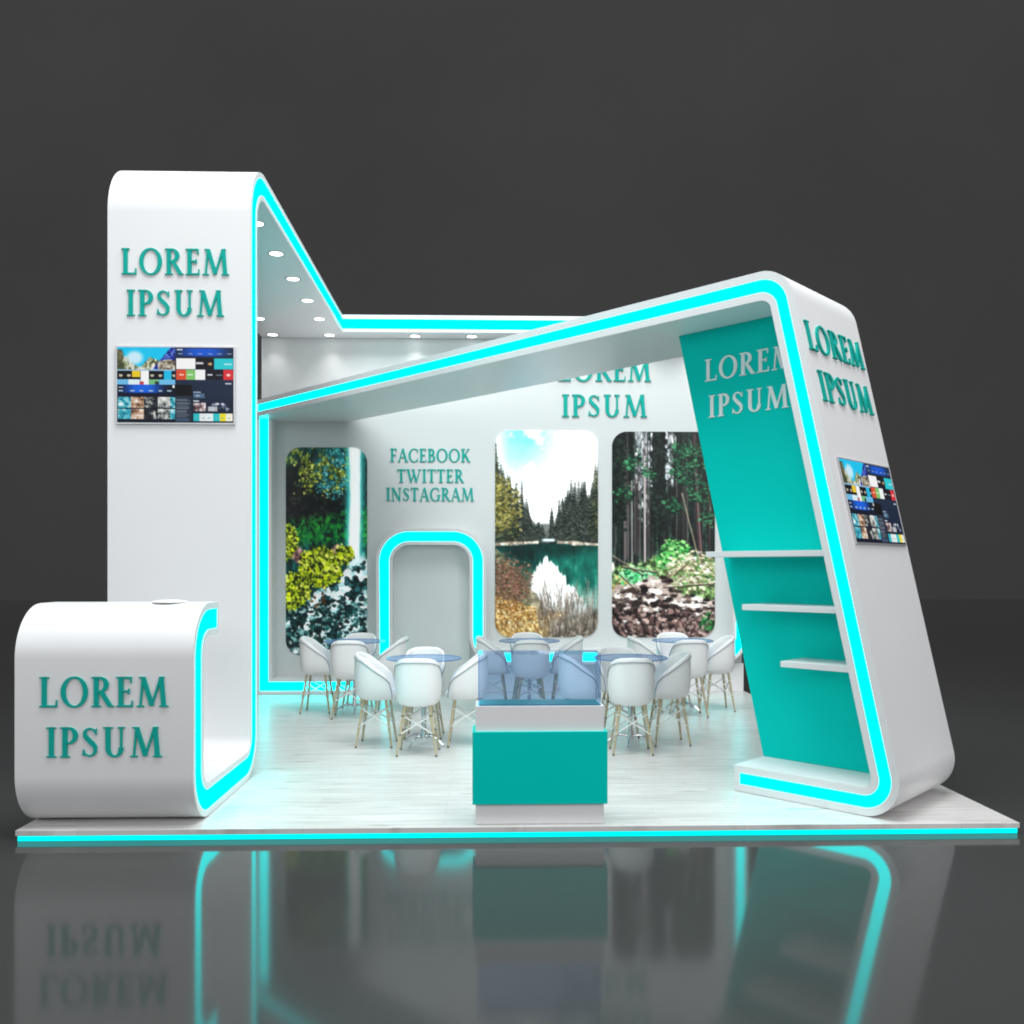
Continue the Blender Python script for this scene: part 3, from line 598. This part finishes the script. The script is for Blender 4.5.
# ------------------------------------------------------------------ back wall with lit frame, door niche
WY = 12.0
bw = thing('back_wall', 'tall white back wall with a cyan lit frame running round its arched door', 'wall', (.25, 12.06, 0))
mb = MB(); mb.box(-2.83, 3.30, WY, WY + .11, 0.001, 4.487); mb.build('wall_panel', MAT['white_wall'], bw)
MF = lambda a, b, v: (a, 11.78 + v, b)
ribbon('frame', [(-2.845, 3.4285), (-2.845, .003), (-1.156, .003, .02), (-1.156, 1.862, .21), (-.192, 1.862, .21), (-.192, .36, .36), (3.32, .36, .36), (3.32, 4.485)],
       .19, .2185, .040, MF, MAT['white_paint'], bw, thick=lambda a, z: 1.09 if (-1.2 < a < -.15 and z > .6) else 1)
mb = MB(); mb.box(-.12, 3.29, 11.875, WY - .001, .001, .3585); mb.build('plinth', MAT['white_plinth'], bw, bevel=.003)
# door slab with rounded head
hd = rpath([(-1.158, .003), (-1.158, 1.86, .21), (-.194, 1.86, .21), (-.194, .003)])
mb = MB(); a = [(p.x, 11.962, p.y) for p, _ in hd]; b = [(p.x, 11.998, p.y) for p, _ in hd]; n = len(a)
mb.add(a + b, [tuple(range(n)), tuple(range(n, 2 * n))[::-1]] + [(i, (i + 1) % n, n + (i + 1) % n, n + i) for i in range(n)])
mb.build('door', MAT['door_grey'], bw)
FW = lambda x, z, d: (x, WY - d, z)
write('LOREM', FW, .925, 2.125, 3.962, .285, MAT['teal_letter'], bw, .02)
write('IPSUM', FW, .975, 2.075, 3.505, .285, MAT['teal_letter'], bw, .02)
write('FACEBOOK', FW, -1.21, -.19, 2.922, .168, MAT['teal_letter'], bw, .012, .04)
write('TWITTER', FW, -1.12, -.27, 2.660, .168, MAT['teal_letter'], bw, .012, .04)
write('INSTAGRAM', FW, -1.26, -.14, 2.425, .168, MAT['teal_letter'], bw, .012, .04)

# printed pictures on the wall
PG = 'rounded nature pictures on the back wall'
for nm, painter, x0, x1, z0, z1, lab in (
    ('waterfall', paint_waterfall, -2.523, -1.497, .465, 3.10, 'rounded picture of a white waterfall over mossy rocks and a yellow green bush'),
    ('lake', paint_lake, .128, 1.446, .688, 3.325, 'rounded picture of a green mountain lake between conifers under a bright sky'),
    ('forest', paint_forest, 1.626, 2.950, .684, 3.318, 'rounded picture of dark forest trunks above a rocky stream bed')):
    F = lambda x, z, d, x0=x0, z0=z0: (x0 + x, WY - .0005 - d, z0 + z)
    o = picture_mesh('wall_picture', painter(580, 290), x1 - x0, z1 - z0, .19, F, MAT['poster_print_glow'], loc=(x0, WY, z0), nx=150, ny=290, soft=2)
    tag(o, lab, 'picture', PG)

# ------------------------------------------------------------------ slanted arch on the right
AL = math.radians(47.6); SA, CA = math.sin(AL), math.cos(AL); D0 = 5.762
VV = (math.sin(math.radians(44)), math.cos(math.radians(44)))
def MP(s, z, v): return (D0 * SA + s * CA + v * VV[0], D0 * CA - s * SA + v * VV[1], z)
AWD = 1.05; TP = .20
arch = thing('slanted_arch', 'big slanted white arch with cyan edge line, teal back panel and three shelves', 'display stand', MP(-3.1, 0, .5))
xs0, xk = -2.452, -.2275      # outer edge of the leaning upright at the floor, its lean
top_s = xs0 + xk * 3.63
fr = ribbon('frame', [(-3.693, .003), (xs0, .003, .235), (top_s, 3.63, .27), (-9.9, 3.63)], TP, AWD, .056, MP, MAT['white_paint'], arch, ends=(.045, 0), bb=(.058, .056), caps=(True, False), g=.016,
            thick=lambda a, z: .90 + .10 * min(1, max(0, (z - 3.40) / .22)))
# the beam runs on to the back wall, cut along it
def pl(X, Y): return X, Y
A1 = MP(-9.9, 0, 0); A2 = MP(-9.9, 0, AWD)
s_end = -10.475
E1 = MP(s_end, 0, 0)
mb = MB()
zt, zb = 3.63, 3.63 - TP
def prism(mb, poly, z0, z1):
    n = len(poly); v = [(x, y, z0) for x, y in poly] + [(x, y, z1) for x, y in poly]
    mb.add(v, [tuple(range(n))[::-1], tuple(range(n, 2 * n))] + [(i, (i + 1) % n, n + (i + 1) % n, n + i) for i in range(n)])
# point where the beam's rear edge meets the wall
t = (WY - .002 - A2[1]) / SA; R2 = (A2[0] - t * CA, WY - .002)
g = .016
G1 = (A1[0] + g * VV[0], A1[1] + g * VV[1]); GE = (E1[0] + g * VV[0], E1[1] + g * VV[1])
poly_in = [G1[:2], GE[:2], (E1[0] - .0, WY - .002), R2, A2[:2]]
prism(mb, poly_in, zb, zt)
for z0, z1 in ((zb, zb + .056), (zt - .058, zt)):
    prism(mb, [A1[:2], E1[:2], GE[:2], G1[:2]], z0, z1)
ec = MP(s_end + .045, 0, 0); gc = (ec[0] + g * VV[0], ec[1] + g * VV[1])
prism(mb, [ec[:2], E1[:2], GE[:2], gc[:2]], zb + .0565, zt - .0585)
mb.build('frame', MAT['white_paint'], arch)
mb = MB(); p0 = MP(-9.899, 0, .004); p1 = MP(s_end + .046, 0, .004); p2 = MP(s_end + .046, 0, .015); p3 = MP(-9.899, 0, .015)
prism(mb, [p0[:2], p1[:2], p2[:2], p3[:2]], zb + .057, zt - .059); mb.build('light_strip', MAT['led'], arch)
# teal back panel
pd = .42
mb = MB(); ztop = 3.63 - TP - .001; zbot = .003 + TP * .9 + .001
inner = lambda z: xs0 + xk * z - TP * .9 * 1.026 - .001
q = [(-3.685, zbot), (inner(zbot) + .0, zbot), (inner(ztop), ztop), (-4.447, ztop)]
mb.add([MP(s, z, pd) for s, z in q] + [MP(s, z, pd + .03) for s, z in q], [(0, 1, 2, 3), (4, 7, 6, 5), (0, 4, 5, 1), (1, 5, 6, 2), (2, 6, 7, 3), (3, 7, 4, 0)])
mb.build('back_panel', MAT['teal_paint'], arch)
for sl, zt_ in ((-3.978, 1.697), (-3.672, 1.318), (-3.368, .935)):
    mb = MB(); z0, z1 = zt_ - .040, zt_; v0, v1 = .075, pd - .001
    mb.add([MP(sl, z0, v0), MP(inner(z0), z0, v0), MP(inner(z0), z0, v1), MP(sl, z0, v1), MP(sl, z1, v0), MP(inner(z1), z1, v0), MP(inner(z1), z1, v1), MP(sl, z1, v1)],
           [(0, 1, 2, 3), (4, 7, 6, 5), (0, 4, 5, 1), (1, 5, 6, 2), (2, 6, 7, 3), (3, 7, 4, 0)])
    mb.build('shelf', MAT['white_paint'], arch, bevel=.002)
FP = lambda s, z, d: MP(s, z, pd - d)
write('LOREM', FP, -4.20, -3.425, 3.028, .170, MAT['grey_letter'], arch, .007)
write('IPSUM', FP, -4.165, -3.475, 2.742, .172, MAT['grey_letter'], arch, .007)
nl = math.hypot(1, xk); NS = (1 / nl, -xk / nl)          # outward normal of the upright in the s-z plane
def FS(v, z, d, lift=0):
    s = xs0 + xk * z; return MP(s + NS[0] * d, z + NS[1] * d, v)
write('LOREM', FS, .048, .985, 3.045, .205, MAT['teal_letter'], arch, .014, .07)
write('IPSUM', FS, .09, .955, 2.695, .212, MAT['teal_letter'], arch, .014, .07)

# ------------------------------------------------------------------ televisions
scr = paint_screen(150, 220)
def television(F, w, h, label, loc):
    t = thing('television', label, 'television', loc, 'flat televisions')
    mb = MB(); mb.box(-.012, w + .012, -.014, h + .010, 0, .026, M=lambda x, z, d: F(x, z, d))
    mb.build('bezel', MAT['bezel'], t, bevel=.002)
    picture_mesh('screen', scr, w, h, 0, lambda x, z, d: F(x, z, .0262 + d), MAT['screen_glow'], parent=t, thick=.002, nx=190, ny=120)
television(lambda x, z, d: (-2.745 + x, 7.1145 - d * .6, 2.664 + z), .862, .562, 'wall television with coloured menu tiles on the front of the tall white tower', (-2.31, 7.11, 2.66))
television(lambda x, z, d: FS(.124 + x, 1.745 + z, d * .45 + .0005), .872, .557, 'television with coloured menu tiles mounted on the leaning side of the slanted arch', FS(.55, 1.745, 0))

# ------------------------------------------------------------------ display case
cs = thing('display_case', 'small white counter with teal front and blue tinted glass box on top', 'display case', (.338, 5.9, 0))
mb = MB(); mb.box(-.058, .735, 5.785, 6.04, .001, .728); mb.build('body', MAT['white_plinth'], cs, bevel=.003)
mb = MB(); mb.box(-.077, .754, 5.762, 6.02, .128, .572); mb.build('front_panel', MAT['teal_paint'], cs, bevel=.002)
mb = MB(); mb.box(-.034, .709, 5.80, 6.03, .7285, .734); mb.build('deck', MAT['case_deck'], cs)
gx0, gx1, gy0, gy1, gz0, gz1 = -.042, .716, 5.787, 6.038, .7284, 1.05; th = .007
gb = MB(); gb.box(gx0, gx1, gy0, gy0 + th, gz0, gz1 - th); gb.box(gx0, gx1, gy1 - th, gy1, gz0, gz1 - th)
gb.box(gx0, gx0 + th, gy0 + th + .0005, gy1 - th - .0005, gz0, gz1 - th); gb.box(gx1 - th, gx1, gy0 + th + .0005, gy1 - th - .0005, gz0, gz1 - th)
gb.box(gx0, gx1, gy0, gy1, gz1 - th + .0005, gz1)
gb.build('glass_cover', MAT['case_glass'], cs)

# ------------------------------------------------------------------ dish on the counter
mb = MB(); mb.lathe([(0, .0005), (.100, .0005), (.108, .003), (.109, .007), (.104, .011), (.06, .017), (0, .018)], (-2.02, 6.08, 1.3555), 40)
tag(mb.build('disc', MAT['dish_white'], loc=(-2.02, 6.08, 1.3555)), 'low round white disc lying on top of the rounded white counter', 'disc')

# ------------------------------------------------------------------ chairs
def rim_h(a):       # a: degrees away from the back
    return float(np.interp(a, [0, 35, 60, 90, 118, 130, 140, 180], [.818, .812, .786, .712, .645, .598, .475, .462]))
def rad(a):
    c, s = abs(math.sin(math.radians(a))), abs(math.cos(math.radians(a))); p = 2.6
    return 1 / ((c / .196) ** p + (s / .192) ** p) ** (1 / p)
angs = [0, 9, 18, 27, 36, 45, 54, 63, 72, 81, 90, 99, 108, 116, 122, 127, 131, 135, 138, 142, 150, 160, 170, 180]
ANG = angs + [-a for a in angs[-2:0:-1]]
def chair_shell():
    lv = []
    for f, rr in ((0, 0.02), (0, .48), (.015, .64), (.055, .79), (.13, .90), (.25, .965), (.42, .995), (.6, 1.0), (.8, .995), (.96, .985)): lv.append(('o', f, rr))
    v = []; n = len(ANG); rows = []
    for k, f, rr in lv:
        rows.append([(math.sin(math.radians(a)) * rad(a) * rr, -math.cos(math.radians(a)) * rad(a) * rr, .405 + f * (rim_h(abs(a)) - .405)) for a in ANG])
    def ring(off, fz): return [(math.sin(math.radians(a)) * (rad(a) - off), -math.cos(math.radians(a)) * (rad(a) - off), fz(rim_h(abs(a)))) for a in ANG]
    rows.append(ring(.008, lambda h: h)); rows.append(ring(.018, lambda h: h + .006)); rows.append(ring(.029, lambda h: h)); rows.append(ring(.034, lambda h: h - .012))
    rows.append(ring(.036, lambda h: .45 + (h - .45) * .55 if h > .46 else .449)); rows.append(ring(.045, lambda h: .452 if h > .46 else .448)); rows.append(ring(.16, lambda h: .446))
    mb = MB(); v = [p for r_ in rows for p in r_]; f = []
    for i in range(len(rows) - 1):
        for j in range(n): f.append((i * n + j, i * n + (j + 1) % n, (i + 1) * n + (j + 1) % n, (i + 1) * n + j))
    f += [tuple(range(n)), tuple(range((len(rows) - 1) * n, len(rows) * n))]
    return mb.add(v, f)
def make_chair():
    t = thing('tub_chair', 'x', 'chair', (0, 0, 0))
    sh = chair_shell().build('shell', MAT['chair_white'], t, local=True, sharp=60)
    mb = MB(); n = len(ANG); v = []; rows = ((.044, .449), (.040, .468), (.050, .482), (.08, .488), (.15, .490))
    for off, z in rows: v += [(math.sin(math.radians(a)) * (rad(a) - off), -math.cos(math.radians(a)) * (rad(a) - off), z) for a in ANG]
    f = [(i * n + j, i * n + (j + 1) % n, (i + 1) * n + (j + 1) % n, (i + 1) * n + j) for i in range(len(rows) - 1) for j in range(n)] + [tuple(range((len(rows) - 1) * n, len(rows) * n))]
    mb.add(v, f).build('seat', MAT['chair_seat'], t, local=True, sharp=60)
    pts = []
    for a in [x for x in range(-138, 139, 4)]:
        h = rim_h(abs(a)); rr = rad(a) + .0015
        pts.append((math.sin(math.radians(a)) * rr, -math.cos(math.radians(a)) * rr, h - .032 if abs(a) < 128 else h - .028))
    e = [(p[0] * 1.0, p[1] * 1.0, .43) for p in (pts[0], pts[-1])]
    mb = MB(); mb.tube([e[0]] + pts + [e[1]], .0034, 6); pp = mb.build('piping', MAT['piping'], sh, local=True)
    L_ = {}
    for sx in (-1, 1):
        for sy in (-1, 1):
            a = Vector((sx * .105, sy * .10, .415)); b = Vector((sx * .165, sy * .155, .012)); L_[sx, sy] = (a, b)
            mb = MB(); mb.tube([a, a.lerp(b, .5), b], .0140, 10, r2=.0090); lg = mb.build('leg', MAT['leg_wood'], t, local=True)
            mb = MB(); mb.tube([b, (b.x + sx * .0018, b.y + sy * .0016, .0005)], .0098, 10); mb.build('foot', MAT['foot_cap'], lg, local=True)
    for k1, k2 in (((-1, -1), (1, -1)), ((-1, 1), (1, 1)), ((-1, -1), (-1, 1)), ((1, -1), (1, 1))):
        p = lambda k, f: L_[k][0].lerp(L_[k][1], f)
        mb = MB(); mb.tube([p(k1, .2), p(k2, .58)], .0062, 8); mb.tube([p(k2, .2) + Vector((.0, .0, .001)), p(k1, .58)], .0062, 8)
        for k in (k1, k2):
            for fq in (.2, .58): mb.tube([p(k, fq - .012), p(k, fq + .012)], .0162, 10)
        mb.build('wire_brace', MAT['wire_white'], t, local=True)
    return t
def copy_tree(o, parent=None):
    c = o.copy(); COL.objects.link(c)
    if parent: c.parent = parent
    for ch in list(o.children): copy_tree(ch, c)
    return c
chair0 = make_chair(); chair_used = [False]
def place_chair(x, y, rz, label):
    c = chair0 if not chair_used[0] else copy_tree(chair0)
    chair_used[0] = True
    c.location = (x, y, 0.001); c.rotation_euler = (0, 0, rz); c['label'] = label; c['category'] = 'chair'; c['group'] = 'white tub chairs round the glass tables'
    return c
# ------------------------------------------------------------------ tables
def make_table():
    t = thing('round_table', 'x', 'table', (0, 0, 0)); R_ = .336
    mb = MB(); mb.lathe([(0, .762), (R_ - .004, .762), (R_, .765), (R_, .771), (R_ - .004, .774), (0, .774)], n=64)
    mb.build('tabletop', MAT['table_glass'], t, local=True)
    mb = MB(); mb.lathe([(R_ + .0004, .7645), (R_ + .0012, .768), (R_ + .0004, .7715)], n=64); mb.build('rim', MAT['table_glass_edge'], t, local=True)
    mb = MB(); mb.lathe([(.001, .7612), (.055, .7612), (.055, .752), (.024, .735), (.021, .70), (.021, .10), (.03, .075), (.03, .045), (.001, .045)], n=32)
    mb.build('pole', MAT['chrome'], t, local=True)
    for k in range(4):
        a = PI / 4 + k * PI / 2 + .2; pts = []
        for i in range(9):
            u = i / 8; r_ = .02 + .19 * u; z = .065 + .025 * math.sin(u * PI) - .055 * u ** 1.5
            pts.append((r_ * math.cos(a), r_ * math.sin(a), z))
        mb = MB(); mb.tube(pts, .012, 10, r2=.008); mb.tube([(pts[-1][0], pts[-1][1], .012), (pts[-1][0], pts[-1][1], .0005)], .014, 12)
        mb.build('foot', MAT['chrome'], t, local=True)
    return t
table0 = make_table(); first = [True]
def place_table(x, y, label, rz=0):
    t = table0 if first[0] else copy_tree(table0); first[0] = False
    t.location = (x, y, .001); t.rotation_euler = (0, 0, rz); t['label'] = label; t['category'] = 'table'; t['group'] = 'round blue glass tables'
    return t
TB = [(-.545, 8.42, 'round blue glass table in the front row, left of the display case', 'left front table', {}),
      (1.305, 8.41, 'round blue glass table in the front row, right of the display case', 'right front table', {}),
      (-1.43, 10.36, 'round blue glass table standing below the waterfall picture', 'table below the waterfall picture', {}),
      (.49, 10.37, 'round blue glass table standing below the lake picture', 'table below the lake picture', {}),
      (2.19, 10.36, 'round blue glass table standing below the forest picture', 'table below the forest picture', {})]
R = math.radians
for k, (tx, ty, lab, tn, off) in enumerate(TB):
    place_table(tx, ty, lab, rz=k * .35)
    for side_, dx, dy, rz in (('front', 0, -.40, 0), ('left', -.40, 0, -PI / 2), ('right', .40, 0, PI / 2), ('back', 0, .40, PI)):
        words = {'front': 'white tub chair seen from behind, in front of the ', 'left': 'white tub chair on the left side of the ',
                 'right': 'white tub chair on the right side of the ', 'back': 'white tub chair facing the viewer, behind the '}[side_]
        place_chair(tx + dx + (-.022, -.055, 0, 0, -.02)[k], ty + dy, rz + R(random.uniform(-3, 3)), words + tn)

# ------------------------------------------------------------------ light
w = bpy.data.worlds.new('World'); sc.world = w; w.use_nodes = True
bg = w.node_tree.nodes['Background']; bg.inputs[0].default_value = (.97, .965, 1, 1); bg.inputs[1].default_value = .36
def area(name, loc, target, sx, sy, power, col=(1, 1, 1)):
    l = bpy.data.lights.new(name, 'AREA'); l.shape = 'RECTANGLE'; l.size = sx; l.size_y = sy; l.energy = power; l.color = col
    o = bpy.data.objects.new(name, l); COL.objects.link(o); o.location = loc
    o.rotation_euler = (Vector(target) - Vector(loc)).to_track_quat('-Z', 'Y').to_euler()
area('overhead_softbox', (0.3, 5.6, 10.0), (0.4, 7.6, 0), 8, 6, 1250, (.95, 1, 1))
area('front_softbox', (-2.5, -5.5, 5.5), (0.3, 9, 1.8), 6, 4, 185)
area('side_softbox', (8.5, -1.5, 5.0), (1.0, 8.5, 1.6), 5, 4, 330)
area('left_softbox', (-7.5, 1.0, 4.2), (2.6, 7.2, 1.2), 4, 3, 110, (.92, 1, 1))

# ------------------------------------------------------------------ camera
cam = bpy.data.cameras.new('camera'); co = bpy.data.objects.new('camera', cam); COL.objects.link(co)
co.location = (0, 0, 1.584); co.rotation_euler = (PI / 2, 0, -math.radians(1.645))
cam.sensor_width = 36; cam.lens = 940 / 1024 * 36; cam.shift_y = 55 / 1024; cam.clip_end = 400
sc.camera = co
sc.cycles.filter_width = 1.9
sc.render.resolution_x = sc.render.resolution_y = 1024
sc.view_settings.view_transform = 'Standard'; sc.view_settings.look = 'None'
sc.view_settings.exposure = 0; sc.view_settings.gamma = 1; sc.view_settings.use_curve_mapping = False
